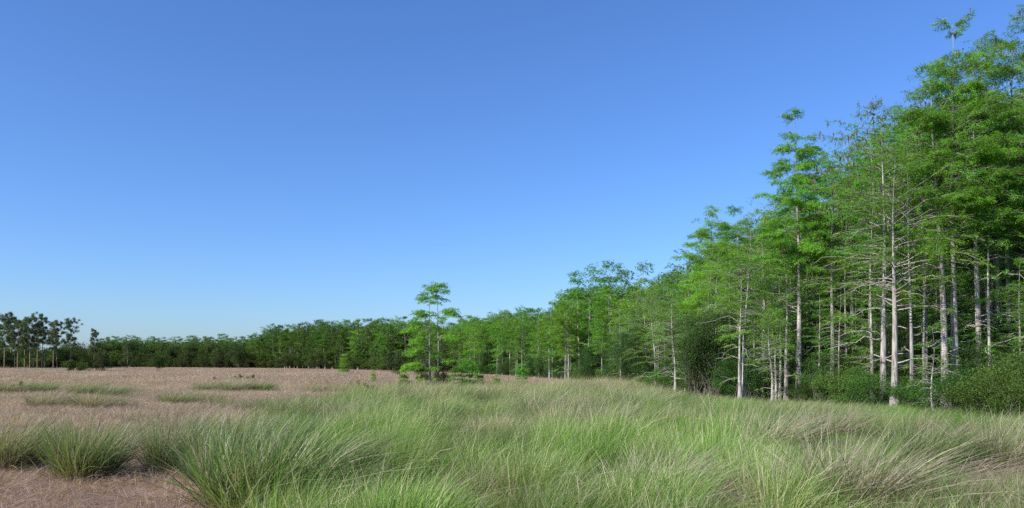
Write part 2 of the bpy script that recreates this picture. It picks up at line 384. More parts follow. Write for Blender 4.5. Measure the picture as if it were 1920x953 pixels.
GREEN = np.array([.128, .236, .043]); OLIVE = np.array([.168, .232, .082]); TAN = np.array([.47, .415, .30]); STRAW = np.array([.44, .315, .285]); RUST = np.array([.20, .13, .08])
def grass_cols(n, kind, r):
    """tip colours for n blades"""
    u = r.random((n, 1)); v = r.uniform(.62, 1.3, (n, 1))
    if kind == 'green': w = np.where(u < .58, 1, 0); c = np.where(u < .58, GREEN, np.where(u < .82, OLIVE, TAN))
    elif kind == 'fresh': c = np.where(u < .86, GREEN * np.array([.98, 1.03, .85]), np.where(u < .96, OLIVE, TAN))
    elif kind == 'stalk': c = np.where(u < .75, TAN * 1.08, OLIVE * 1.3)
    elif kind == 'tan': c = np.where(u < .14, GREEN, np.where(u < .4, OLIVE * 1.1, TAN))
    elif kind == 'grey': c = np.where(u < .3, GREEN * .9 + .01, np.where(u < .72, OLIVE * np.array([1, .98, 1.05]), TAN * .9))
    else: c = np.where(u < .82, STRAW, np.where(u < .95, TAN, OLIVE))
    return c * v
def clump(name, seed, kind, n, R, l0, l1, w0, w1, wind, out=.35, seg=3, mat=None, droop=.35):
    r = np.random.default_rng(seed); g = Geo()
    a = r.random(n) * 6.28; q = np.sqrt(r.random(n)) * R
    base = np.stack([np.cos(a) * q, np.sin(a) * q, np.full(n, -.03)], -1)
    ct = grass_cols(n, kind, r); cb = (ct * .45 + RUST * .55) if kind != 'straw' else ct * .8
    az = a + r.normal(0, .9, n); ou = np.abs(r.normal(0, out, n)) + out * .5 * q / R
    blades(g, base, az, ou, r.uniform(l0, l1, n), r.uniform(w0, w1, n), cb, ct, np.clip(r.normal(wind, .22, n), -.1, 1.1), np.abs(r.normal(droop, .2, n)), r, seg)
    return g.mesh(name, mat or M_grass)

def scatter(name, protos, P, rz, sc, idx, tint, label, cat, tilt=None):
    """one 'stuff' object whose geometry nodes set a blade clump on each point"""
    pc = bpy.data.collections.new(name + ' kinds')
    for i, me in enumerate(protos): pc.objects.link(bpy.data.objects.new('%s_kind_%02d' % (name, i), me))
    me = bpy.data.meshes.new(name); n = len(P); me.vertices.add(n); me.vertices.foreach_set('co', np.asarray(P, np.float32).ravel())
    rot = np.zeros((n, 3)); rot[:, 2] = rz
    if tilt is not None: rot[:, :2] = tilt
    sc = np.asarray(sc, float); sc = np.stack([sc] * 3, -1) if sc.ndim == 1 else sc
    for nm, arr in (('rot', rot), ('scl', sc)):
        a = me.attributes.new(nm, 'FLOAT_VECTOR', 'POINT'); a.data.foreach_set('vector', arr.astype(np.float32).ravel())
    a = me.attributes.new('idx', 'INT', 'POINT'); a.data.foreach_set('value', np.asarray(idx, np.int32))
    a = me.attributes.new('tint', 'FLOAT_COLOR', 'POINT'); a.data.foreach_set('color', np.concatenate([tint, np.ones((n, 1))], 1).astype(np.float32).ravel())
    o = bpy.data.objects.new(name, me); COL.objects.link(o)
    nt = bpy.data.node_groups.new(name, 'GeometryNodeTree')
    nt.interface.new_socket('Geometry', in_out='INPUT', socket_type='NodeSocketGeometry'); nt.interface.new_socket('Geometry', in_out='OUTPUT', socket_type='NodeSocketGeometry')
    N, L = nt.nodes, nt.links
    gi, go = N.new('NodeGroupInput'), N.new('NodeGroupOutput'); iop = N.new('GeometryNodeInstanceOnPoints')
    ci = N.new('GeometryNodeCollectionInfo'); ci.inputs[0].default_value = pc; ci.inputs[1].default_value = True; ci.inputs[2].default_value = True
    def na(nm, ty): x = N.new('GeometryNodeInputNamedAttribute'); x.data_type = ty; x.inputs[0].default_value = nm; return x.outputs[0]
    er = N.new('FunctionNodeEulerToRotation'); L.new(na('rot', 'FLOAT_VECTOR'), er.inputs[0])
    L.new(gi.outputs[0], iop.inputs['Points']); L.new(ci.outputs[0], iop.inputs['Instance']); iop.inputs['Pick Instance'].default_value = True
    L.new(na('idx', 'INT'), iop.inputs['Instance Index']); L.new(er.outputs[0], iop.inputs['Rotation']); L.new(na('scl', 'FLOAT_VECTOR'), iop.inputs['Scale'])
    L.new(iop.outputs[0], go.inputs[0])
    o.modifiers.new('scatter', 'NODES').node_group = nt
    o['kind'] = 'stuff'; o['label'] = label; o['category'] = cat
    return o

def cells(y0, y1, step, jit=.5, marg=160):
    """jittered points over the part of the plain in view between two distances"""
    out = []
    xm = (CX + marg) / F * y1
    X, Y = np.meshgrid(np.arange(-xm, xm, step), np.arange(y0, y1, step))
    X = X.ravel() + rng.uniform(-jit, jit, X.size) * step; Y = Y.ravel() + rng.uniform(-jit, jit, Y.size) * step
    px = CX + F * X / Y; k = (px > -marg) & (px < 1920 + marg) & (Y < edge(px) + 3) & (Y >= y0 - step)
    return X[k], Y[k]

def tussock_field(X, Y, sp, seed):
    """nearest tussock on a jittered grid: distance 0..1 from its heart, outward direction, id"""
    ci, cj = np.floor(X / sp).astype(int), np.floor(Y / sp).astype(int)
    best = np.full(X.shape, 9.); ox = np.zeros(X.shape); oy = np.zeros(X.shape); kid = np.zeros(X.shape, int)
    T1 = np.random.default_rng(seed).random((3, 128, 128))
    for a in (-1, 0, 1):
        for b in (-1, 0, 1):
            i, j = (ci + a) % 128, (cj + b) % 128
            x = (ci + a + .5 + (T1[0, i, j] - .5) * .9) * sp; y = (cj + b + .5 + (T1[1, i, j] - .5) * .9) * sp
            dd = np.hypot(X - x, Y - y) / (sp * (.5 + .4 * T1[2, i, j])); m = dd < best
            best = np.where(m, dd, best); ox = np.where(m, X - x, ox); oy = np.where(m, Y - y, oy); kid = np.where(m, i * 128 + j, kid)
    n = np.hypot(ox, oy) + 1e-6
    return best, ox / n, oy / n, kid
def make_grass():
    # tall green cordgrass, near and far, always bent downwind
    gr = []
    for i in range(8): gr.append(clump('grass_%d' % i, 100 + i, ('green', 'green', 'fresh', 'grey', 'green', 'fresh', 'tan', 'tan')[i], 84, .26, .7, 1.2, .006, .0115, (.18, .32, .24, .3, .42, .14, .2, .34)[i], .33))
    for i in range(4): gr.append(clump('stalk_%d' % i, 130 + i, 'stalk', 14, .30, .95, 1.45, .006, .010, (.12, .3, .45, .2)[i], .28, 4, droop=.2))
    P, R, S, I, T, TI = [], [], [], [], [], []
    for (y0, y1, st) in ((8.5, 20, .22), (20, 36, .31), (36, 78, .46)):
        X, Y = cells(y0, y1, st); g = green_amount(X, Y)
        q, ox, oy, kid = tussock_field(X, Y, 1.6, 5)
        hump = fbm(X * .5 + 5, Y * .4, 60) * .45 + .70 * np.clip(1.05 - q ** 1.6, 0, 1) 
        k = (rng.random(len(X)) < g * g) & (rng.random(len(X)) < np.clip((hump - .32) * 2.6, .10, 1)) & ~near_named(X, Y); X, Y, g, hump, q, ox, oy, kid = X[k], Y[k], g[k], hump[k], q[k], ox[k], oy[k], kid[k]
        kr = np.random.default_rng(6).random((3, 128 * 128)); k1, k2, k3 = kr[0][kid], kr[1][kid], kr[2][kid]
        px = CX + F * X / Y; n = len(X)
        tanm = np.clip((fbm(X * .3, Y * .2, 62) * .5 + k1 * .5 - .56) * 6, 0, 1)
        tanm = np.maximum(tanm, np.clip((Y - 38) / 8, 0, .92) * np.clip(.5 + fbm(X * .2, Y * .2, 66), 0, 1))
        shade = np.clip((px - 1130) / 150, 0, 1)                       # grass shortens towards the trees
        lim = np.clip(EYE * (1 - Y / edge(px)) + .16, .14, 1.6) * shade + 1.6 * (1 - shade)
        edgeg = np.clip(1 - (edge(px) - Y) / 9, 0, 1) * (Y < 50); tanm *= 1 - .7 * edgeg
        hh = np.minimum(rng.uniform(.8, 1.1, n) * np.clip((hump - .17) * 1.55, .20, 1.25) * (.72 + .5 * k3), lim / .95) * low_before(X, Y) * np.clip(.7 + .3 * g, 0, 1)
        P.append(np.stack([X, Y, ground_z(X, Y)], -1)); rz = rng.normal(.1, .45, n) + (fbm(X * .22, Y * .18, 64) - .5) * 1.8 + (k2 - .5) * .7; R.append(rz)
        ang = np.clip(q, 0, 1.2) * .42 * rng.uniform(.5, 1.3, n); lx = ox * np.cos(rz) + oy * np.sin(rz); ly = -ox * np.sin(rz) + oy * np.cos(rz); TI.append(np.stack([-ly * ang, lx * ang], -1))
        ws = (st / .31) ** .6 * rng.uniform(.85, 1.2, n); S.append(np.stack([ws, ws, hh], -1))
        fresh = np.clip((fbm(X * .35 + 9, Y * .3, 65) * .6 + k2 * .4 - .46) * 6, 0, 1) + edgeg
        u = rng.random(n); idx = np.where(u < tanm * .8, rng.choice([6, 7, 3], n), np.where(rng.random(n) < fresh, rng.choice([2, 5], n), rng.choice([0, 1, 3, 4], n)))
        st_ = rng.random(n) < np.interp(Y, [12, 24], [.17, .07]) + .16 * tanm; idx = np.where(st_ & (lim > .7), rng.integers(8, 12, n), idx)
        I.append(idx)
        w = rng.uniform(.75, 1.22, (n, 1)) * (.72 + .56 * k3)[:, None] * (.80 + .75 * fbm(X * .5, Y * .4, 69))[:, None] * np.interp(Y, [10, 16, 24, 40], [1.12, 1.08, .92, .9])[:, None]  # tint also brightened near the camera, countering the clumps' self-shadowing in colour
        T.append(w * (np.array([.98, 1.05, .88]) * (1 - tanm)[:, None] + np.array([1.06, 1.0, .98]) * tanm[:, None]))
    X, Y = cells(9, 110, .9); px = CX + F * X / Y; kk = ~near_named(X, Y); X, Y, px = X[kk], Y[kk], px[kk]
    k = (rng.random(len(X)) < .035 + .10 * np.clip((fbm(X * .12, Y * .12, 83) - .5) * 6, 0, 1)) & (Y < edge(px) - 8); X, Y = X[k], Y[k]; m = len(X)
    P.append(np.stack([X, Y, ground_z(X, Y)], -1)); R.append(rng.normal(.1, .6, m)); ws = rng.uniform(.6, 1.3, m) * np.interp(Y, [12, 60], [.8, 1.6])
    S.append(np.stack([ws, ws, rng.uniform(.3, .62, m)], -1)); TI.append(np.zeros((m, 2))); I.append(rng.choice([3, 3, 6, 7, 0, 1], m)); T.append(rng.uniform(.8, 1.25, (m, 1)) * np.array([1., 1., .98]))
    n = np.concatenate
    scatter('cordgrass', gr, n(P), n(R), n(S), n(I), n(T), 'tall green and tan wind-bent cordgrass filling the right of the prairie', 'grass', n(TI))
    # short pinkish-brown grass
    br = [clump('straw_%d' % i, 200 + i, 'straw', 170, .42, .22, .62, .004, .008, .2 + .1 * (i % 3), .7, 3, droop=.8) for i in range(5)]
    bf = [clump('strawf_%d' % i, 220 + i, 'straw', 330, 1.0, .25, .6, .007, .013, .25, .5, 2, droop=.6) for i in range(3)]
    bff = [clump('strawff_%d' % i, 230 + i, 'straw', 520, 3.2, .3, .65, .022, .04, .25, .45, 2, droop=.5) for i in range(3)]
    P, R, S, I, T = [], [], [], [], []
    for (y0, y1, st, i0, ni) in ((8.5, 26, .33, 0, 5), (26, 75, .85, 5, 3), (75, 330, 2.6, 8, 3)):
        X, Y = cells(y0, y1, st); g = green_amount(X, Y); k = rng.random(len(X)) < (1 - .9 * g); X, Y = X[k], Y[k]; m = len(X)
        P.append(np.stack([X, Y, ground_z(X, Y)], -1)); R.append(rng.random(m) * 6.28 if i0 else rng.normal(.3, 1.4, m))
        S.append(np.stack([np.ones(m)] * 2 + [rng.uniform(.65, 1.1, m) * np.clip(.15 + 1.7 * fbm(X * .8, Y * .7, 72), .35, 1.6)], -1)); I.append(i0 + rng.integers(0, ni, m))
        h = fbm(X * .09, Y * .07, 75)[:, None]; w = rng.uniform(.85, 1.15, (m, 1)) * (.78 + .44 * fbm(X * .3, Y * .22, 77))[:, None]
        strawp = np.clip((fbm(X * .16, Y * .10, 79) - .52) * 5, 0, 1)[:, None]
        T.append(w * 1.08 * ((np.array([1.04, .93, .92]) * h + np.array([.95, 1.0, .94]) * (1 - h)) * (1 - strawp) + np.array([1.12, 1.12, .98]) * strawp))
    scatter('short_brown_grass', br + bf + bff, n(P), n(R), n(S), n(I), n(T), 'short pinkish brown dry grass covering the open prairie', 'grass')

# -------- single tussocks that stand out
def tussock(seed, kind, n=1300, R=.40, l0=.75, l1=1.3, wind=.26, out=.40, thatch=500):
    r = np.random.default_rng(seed); g = Geo()
    a = r.random(n) * 6.28; q = np.sqrt(r.random(n)) * R
    base = np.stack([np.cos(a) * q, np.sin(a) * q, np.full(n, -.04)], -1)
    ct = grass_cols(n, kind, r); cb = ct * .35 + RUST * .65
    blades(g, base, a + r.normal(0, .5, n), np.abs(r.normal(0, out * .6, n)) + out * .75 * q / R, r.uniform(l0, l1, n), r.uniform(.007, .0125, n), cb, ct,
           np.clip(r.normal(wind, .2, n), -.15, 1.), np.abs(r.normal(.25, .18, n)), r, 4)
    h = Geo(); m = thatch; a = r.random(m) * 6.28; q = R * (.5 + .7 * r.random(m)); base = np.stack([np.cos(a) * q, np.sin(a) * q, np.full(m, -.02)], -1)
    c = np.array([.27, .20, .15]) * r.uniform(.5, 1.3, (m, 1)); blades(h, base, a + r.normal(.2, .8, m), r.uniform(.5, 1.25, m), r.uniform(.35, .8, m), r.uniform(.004, .009, m), c * .7, c, .35, .6, r, 3)
    return g.mesh('tussock blades', M_tus), h.mesh('tussock thatch', M_tus)
TUS = {}
for i in range(3): TUS['green%d' % i] = tussock(300 + i, 'green')
for i in range(2): TUS['grey%d' % i] = tussock(310 + i, 'grey', 1150, .38, .75, 1.3, .30, .42)
TUS['tan0'] = tussock(320, 'tan', 1050, .40, .9, 1.5, .22, .62); TUS['tan1'] = tussock(321, 'tan', 850, .36, .8, 1.4, .35, .5)
TUS['dead0'] = tussock(330, 'straw', 700, .4, .6, 1.0, .5, .8, 700)
# (kind, column, distance, width scale, height scale, turn, label)
TL = [
 ('green0', 162, 14.2, 1.02, 1.02, .1, 'large green cordgrass clump with rusty base, second from the lower left corner'),
 ('grey0', 22, 15.6, 1.1, .95, .0, 'broad grey-green cordgrass clump cut by the left edge of the picture'),
 ('grey1', 86, 16.8, .7, .62, .5, 'low dark grey-green cordgrass tuft leaning between the two big clumps lower left'),
 ('grey0', 322, 15.0, .95, 1.08, .2, 'upright grey-green cordgrass clump standing alone in brown grass, third from left'),
 ('grey1', 362, 16.4, .75, .55, .2, 'low grey cordgrass tuft leaning against the third clump'),
 ('green1', 495, 11.6, 1.7, 1.12, .0, 'largest green cordgrass clump at the bottom edge beside bare brown grass'),
 ('green2', 575, 12.3, 1.3, 1.0, .3, 'bushy green cordgrass clump just right of the largest one at the bottom edge'),
 ('grey1', 430, 13.6, 1.3, 1.02, .2, 'pale silvery cordgrass clump behind the largest green clump'),
 ('tan1', 415, 19.8, 1.2, .82, -.1, 'small yellowish arching cordgrass clump at the edge of the brown grass'),
 ('green0', 478, 16.8, 1.2, .95, .2, 'green cordgrass clump behind the pale silvery clump'),
 ('tan0', 1590, 11.2, 1.3, .92, -.2, 'fan-shaped straw yellow cordgrass clump at the bottom edge lower right'),
 ('tan1', 1478, 11.4, .9, .7, -.1, 'short straw-coloured tuft just left of the fan-shaped yellow clump'),
 ('green1', 1722, 15.2, 1.25, .92, -.4, 'arching green clump left of the dead brown thatch mound lower right'),
 ('dead0', 1802, 14.6, 1.6, .78, .2, 'mound of matted dead brown grass lower right'),
 ('tan0', 1880, 14.9, 1.2, .95, -.3, 'loose tan cordgrass clump at the right edge of the picture'),
 ('dead0', 1775, 20.5, 1.2, .82, .0, 'small dead brown grass mound below the dense shrub at right'),
 ('dead0', 1310, 11.3, 1.2, .75, .1, 'brown dead grass tuft at the bottom edge right of centre'),
 ('tan1', 1225, 11.5, 1.0, .75, .2, 'tan dry grass tuft at the bottom edge near the centre'),
 ('grey0', 535, 29, 1.5, .92, .1, 'dark-shadowed cordgrass clump at the near edge of the brown field, leftmost of two'),
 ('grey1', 605, 28, 1.6, .9, .1, 'dark-shadowed cordgrass clump at the near edge of the brown field, second of two'),
 ('tan0', 655, 26, 1.0, .95, .0, 'pale straw cordgrass clump right of the two dark-shadowed clumps'),
 ('grey0', 332, 39, 1.5, .75, .1, 'single low grey-green tussock alone in the middle of the brown field'),
 ('tan1', 92, 36, 1.5, .75, .2, 'low tan tussock beside the small leafy weed in the brown field'),
 ('tan0', 175, 35, 1.5, .72, .1, 'low tan tussock in the brown field, second from the leafy weed'),
 ('grey1', 205, 48, 1.3, .85, .1, 'dark grey-green tussock at the end of the green drift far left'),
 ('grey0', 150, 51, 1.4, .9, .2, 'grey-green tussock in the drift far left, next to the dark one'),
 ('green2', 75, 54, 1.3, .85, .0, 'grey-green tussock in the drift far left, middle one'),
 ('grey1', 15, 52, 1.4, .9, .2, 'grey-green tussock at the left edge far out in the brown field'),
 ('grey0', 385, 57, 1.4, .75, .1, 'leftmost grey-green tussock of the long strip across the brown field'),
 ('grey1', 435, 56, 1.3, .8, .0, 'second grey-green tussock of the long strip across the brown field'),
 ('green1', 485, 57, 1.3, .72, .2, 'third grey-green tussock of the long strip across the brown field'),
 ('tan1', 1012, 30, 1.4, 1.05, .0, 'tall pale straw clump standing in the green grass near the centre'),
 ('tan0', 1120, 22, 1.1, .95, .2, 'straw clump leaning right in the green grass, left of the forest'),
 ('tan1', 1440, 19, 1.2, .9, .3, 'tan clump bent right in the green grass below the bare twin trunks'),
 ('tan0', 1185, 33, 1.8, 1.0, .2, 'tall tan grass clump in front of the first forest trunks'),
 ('tan1', 1540, 21, 1.2, .9, .2, 'tan clump in the green grass below the tallest free-standing cypress'),
]
for kd, px, d, ws, hs, rz, lab in TL:
    b, h = TUS[kd]; hs *= 1.22 if d < 25 else 1.1; t = thing('cordgrass_clump', lab, 'grass clump', at(px, d), rz, (ws, ws, hs), 'cordgrass clumps standing out of the prairie')
    part('blades', b, t); part('dead_thatch', h, t)

def near_named(X, Y):
    m = np.zeros(X.shape, bool)
    for kd, px, d, ws, hs, rz, lab in TL:
        if d < 32: m |= np.hypot(X - (px - CX) / F * d, Y - d) < (.75 if kd[:3] in ('tan', 'dea') else .5) * ws
    return m
def low_before(X, Y):
    """grass stays short just before a tussock that shows its base"""
    f = np.ones(X.shape)
    for kd, px, d, ws, hs, rz, lab in TL:
        if 13 < d < 25:
            X0 = (px - CX) / F * d; w = np.clip(1.5 - np.hypot((X - X0) / (.9 * ws), (Y - d + 1.4) / 1.7), 0, 1) * (Y < d + .2); f = np.minimum(f, 1 - .68 * np.clip(w * 2, 0, 1))
    return f
make_grass()

# ---------------------------------------------------------------- trees
CYP = []
for i in range(6):   # detailed kinds for the near edge, foliage right down the trunk
    CYP.append(cypress(400 + i, 12, .15, [.36, .44, .5, .1, .56, .62][i], [1.5, 1.7, 1.5, 1.7, 1.7, 1.5][i], [62, 56, 50, 72, 46, 48][i], .15, .025, .78, [5, 7, 8, 2, 9, 7][i], ['round', 'cone', 'round', 'cone', 'round', 'cone'][i], catk=.25 if i == 1 else 0, gapf=.34, fine=1.75))
CYPF = []
for i in range(5):   # coarser kinds for the farther ranks
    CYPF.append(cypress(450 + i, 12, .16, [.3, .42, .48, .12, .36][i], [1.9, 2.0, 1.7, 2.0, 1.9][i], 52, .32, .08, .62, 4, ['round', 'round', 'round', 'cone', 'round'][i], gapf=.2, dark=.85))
CYPD = [cypress(470 + i, 12, .15, [.2, .3, .12][i], [1.9, 1.8, 2.0][i], 56, .34, .09, .62, 3, ['round', 'cone', 'round'][i], gapf=.15, dark=.5) for i in range(3)]  # far-left kinds: their side-lit, shaded look is put into the needle colour
def put_tree(kit, px, d, H, label, group, rz=None, name='cypress_tree', wide=1.0, tilt=(0, 0), H0=12.):
    s = H / H0; w = s * wide
    t = thing(name, label, 'tree', at(px, d), rng.random() * 6.28 if rz is None else rz, (w, w, s), group, tilt)
    part('trunk', kit[0], t); part('crown', kit[1], t)
    if len(kit) > 2 and kit[2]: part('catkins', kit[2], t)['kind'] = 'stuff'
    return t
def top_h(py, d): return EYE + (HY - py) * d / F

G_EDGE = 'cypress trees along the forest edge'
# (column, distance, top row, label, builder settings, tilt)
HERO = [
 (1498, 42, 208, 'tall free-standing cypress whose layered crown rises alone against the sky', dict(seed=501, r0=.19, cb=.46, cw=1.75, nb=92, bare=9, top='cone', bend=.08, lean=.1, dens=1.5, gapf=.08, lw=.028), 0),
 (1678, 35.2, 300, 'thick pale leaning cypress trunk standing foremost, with long bare limbs', dict(seed=502, r0=.19, cb=.42, cw=2.9, nb=44, bare=12, top='flat', bend=.14, lean=.3), -.018),
 (1793, 36.4, 48, 'tallest cypress with pointed crown rising over the right part of the forest', dict(seed=503, r0=.23, cb=.44, cw=2.6, nb=100, bare=9, top='cone', bend=.12, lean=.1, dens=1.4, gapf=.12, catk=.1, lw=.028), -.018),
 (1774, 36.0, 150, 'pale curved cypress trunk just left of the tallest one', dict(seed=504, r0=.22, cb=.44, cw=2.8, nb=52, bare=9, top='round', bend=.2, lean=.4), -.03),
 (1657, 36.8, 215, 'grey cypress trunk close behind the foremost leaning one', dict(seed=505, r0=.19, cb=.40, cw=2.4, nb=54, bare=8, top='round', catk=.35), -.012),
 (1709, 35.6, 250, 'thin straight cypress right of the foremost leaning trunk', dict(seed=506, r0=.13, cb=.42, cw=2.0, nb=44, bare=9, top='round'), 0),
 (1838, 36.2, 95, 'dark-barked cypress with tangled bare limbs right of the tallest one', dict(seed=507, r0=.2, cb=.46, cw=2.5, nb=50, bare=14, top='round', catk=.2), -.02),
 (1856, 37.5, 190, 'slim straight cypress between the tangled one and the right edge', dict(seed=508, r0=.15, cb=.44, cw=2.2, nb=42, bare=8), 0),
 (1893, 37.2, 110, 'pale cypress with straight upper trunk close to the right edge', dict(seed=509, r0=.19, cb=.46, cw=2.4, nb=46, bare=8), 0),
 (1950, 34, 5, 'spreading cypress whose big crown leaves the picture at the upper right corner', dict(seed=510, r0=.22, cb=.45, cw=3.2, nb=84, bare=10, top='round', catk=.2, dens=1.2, gapf=.25), .0),
 (1640, 44, 185, 'full-crowned cypress with brown hanging catkins left of the tallest one', dict(seed=511, r0=.18, cb=.35, cw=2.6, nb=58, bare=5, catk=.5), 0),
 (1560, 41.2, 292, 'cypress with a short stretch of bright bare trunk right of the free-standing one', dict(seed=512, r0=.16, cb=.52, cw=2.4, nb=54, bare=9, catk=.25), 0),
 (1600, 42, 248, 'dense bushy cypress with catkin tassels on its sloping top', dict(seed=513, r0=.17, cb=.25, cw=2.6, nb=58, bare=6, catk=.55), 0),
 (1388, 42.5, 470, 'slender pale cypress, left one of a close pair of bare trunks', dict(seed=514, r0=.11, cb=.42, cw=1.9, nb=44, bare=8), -.01),
 (1395, 42.8, 400, 'slender pale cypress, right one of a close pair of bare trunks', dict(seed=515, r0=.13, cb=.5, cw=2.2, nb=46, bare=8), .004),
 (1333, 55, 388, 'open airy cypress with rounded top standing above its neighbours mid forest', dict(seed=516, r0=.17, cb=.45, cw=2.1, nb=80, bare=8, top='cone', dens=1.5, gapf=.1), 0),
 (1383, 54, 386, 'thin-topped cypress next to the open airy one', dict(seed=517, r0=.15, cb=.45, cw=1.9, nb=80, bare=6, top='cone', dens=1.5, gapf=.1), 0),
 (1266, 50, 545, 'small pale bare-trunked cypress with whiskery side twigs at the forest edge', dict(seed=518, r0=.10, cb=.5, cw=1.5, nb=34, bare=26, top='cone'), 0),
 (1448, 40.5, 590, 'stunted whitish cypress with many bare twigs, left of two', dict(seed=519, r0=.08, cb=.6, cw=1.0, nb=22, bare=26, top='cone'), .01),
 (1455, 41, 610, 'stunted whitish cypress with many bare twigs, right of two', dict(seed=520, r0=.08, cb=.6, cw=1.0, nb=20, bare=26, top='cone'), -.01),
 (1475, 42.6, 420, 'thin cypress half hidden behind the free-standing one on its left', dict(seed=521, r0=.13, cb=.4, cw=2.0, nb=44, bare=7), 0),
 (1430, 46, 384, 'leafy cypress shouldering the free-standing one on its left', dict(seed=522, r0=.16, cb=.3, cw=2.4, nb=56, bare=5), 0),
 (1515, 46, 330, 'leafy cypress with hidden trunk close behind the free-standing one', dict(seed=526, r0=.15, cb=.2, cw=2.3, nb=58, bare=4), 0),
 (1735, 37.6, 195, 'leafy cypress filling the gap left of the pale curved trunk', dict(seed=523, r0=.17, cb=.5, cw=2.8, nb=60, bare=6, catk=.15), 0),
 (1228, 54, 560, 'small cypress with pale forked base at the corner where the forest meets tan grass', dict(seed=524, r0=.10, cb=.25, cw=1.9, nb=44, bare=12), 0),
 (1752, 30.8, 615, 'thin leaning dead-looking sapling in front of the shrubs under the tallest cypress', dict(seed=525, r0=.06, cb=.35, cw=.9, nb=20, bare=18, top='cone', dens=.6), -.10),
 (1872, 37, 130, 'leafy cypress filling the gap left of the upper right corner crown', dict(seed=527, r0=.18, cb=.5, cw=2.7, nb=60, bare=6), 0),
]
for px, d, ty, lab, kw, tl in HERO:
    H = top_h(ty, d); kw = dict(kw); sd_ = kw.pop('seed'); kw.setdefault('ll', .145); kw.setdefault('lw', .024); kw.setdefault('fine', 1.75); kw.setdefault('dens', .85); kw.setdefault('gapf', .42)
    kit = cypress(sd_, H=H, **kw)
    put_tree(kit, px, d, H, lab, G_EDGE, rz=0, H0=H, tilt=(0, tl))
# mid-distance tops that break the skyline
for px, d, ty, lab in ((1104, 84, 500, 'flat-topped cypress breaking the skyline, leftmost of three emergent tops'), (1146, 80, 491, 'tallest cypress of the three emergent tops mid picture'),
                       (1196, 78, 497, 'flat-topped cypress breaking the skyline, rightmost of three emergent tops'), (1070, 90, 545, 'cypress just left of the three emergent tops'),
                       (1060, 84, 590, 'pair-trunked pale cypress at the edge below the emergent tops, left trunk'), (1066, 84, 575, 'pair-trunked pale cypress at the edge below the emergent tops, right trunk')):
    put_tree(CYPF[4 if 'tallest' in lab else 1] if 'top' in lab else CYP[2], px, d, top_h(ty, d), lab, G_EDGE, wide=.95)

ZONES = [(1860, 2300, 'at the right edge of the forest'), (1800, 1860, 'among the tangled trunks right of the tallest cypress'), (1740, 1800, 'around the tallest pointed cypress'),
         (1690, 1740, 'just right of the foremost leaning trunk'), (1640, 1690, 'behind the foremost leaning trunk'), (1590, 1640, 'under the sloping tops with brown catkins'),
         (1540, 1590, 'right of the free-standing layered cypress'), (1480, 1540, 'behind the free-standing layered cypress'), (1410, 1480, 'left of the free-standing cypress'),
         (1350, 1410, 'around the close pair of pale trunks'), (1290, 1350, 'behind the dark rounded evergreen tree'), (1215, 1290, 'at the corner where the forest meets tan grass'),
         (1150, 1215, 'under the rightmost of three emergent tops'), (1085, 1150, 'under the left two emergent tops'), (1020, 1085, 'around the pale pair trunks left of the emergent tops'),
         (950, 1020, 'midway between the lone twin tree and the emergent tops'), (880, 950, 'close right of the lone twin tree, far behind it'), (790, 880, 'in the treeline straight behind the lone twin tree'),
         (700, 790, 'in the far treeline close left of the lone twin tree'), (600, 700, 'in the middle of the far treeline'), (520, 600, 'on the shoulder of the far treeline'), (-400, 520, 'at the low left end of the far treeline')]
def zone(px, H, full, row):
    look = 'low bushy cypress' if H < .5 * full else 'middling leafy cypress' if H < .84 * full else 'tall slim cypress'
    for a, b, l in ZONES:
        if a <= px < b: return look + (' of the second rank, ' if row else ' ') + l
# front ranks as single trees
n_front = 0
spots = []
for px0 in np.concatenate([np.arange(1215, 2010, 11.5), np.arange(840, 1215, 5.6), np.arange(462, 840, 6.0)]):
    for row in range(2 if px0 > 1215 else 1):
        px = px0 + rng.uniform(-6, 6); e = float(edge(px)); dd = e + ((rng.uniform(1.2, 7) if row == 0 else rng.uniform(6, 15)) + (1.5 if px > 1640 else 0)) * (1 if px > 1215 else 1.6)
        spots.append((px, dd, row))
for px, d, row in spots:
    if abs(px - 1498) < 12 and d < 44: continue
    Hs = top_h(float(sil(px)), d); low = row == 0 and rng.random() < (.5 if px < 1560 else .55)
    H = min(Hs, 17) * (rng.uniform(.28, .62) if low and px > 1100 else rng.uniform(.62, 1.0))
    H = max(H, 3.5)
    near = d < 75
    kit = (CYP[int(rng.choice([0, 3])) if low else int(rng.integers(0, 5)) if px < 1400 else int(rng.choice([0, 1, 2, 4, 5]))]) if near else CYPF[int(rng.integers(0, 5))] if rng.random() < np.interp(px, [560, 900], [.12, 1]) else CYPD[int(rng.integers(0, 3))]
    zl = zone(px, H, min(Hs, 17), row); put_tree(kit, px, d, H, zl, zl.replace('cypress', 'cypresses', 1), wide=rng.uniform(.8, 1.1) * (1.25 if low else .85 if px > 1215 else 1)); n_front += 1

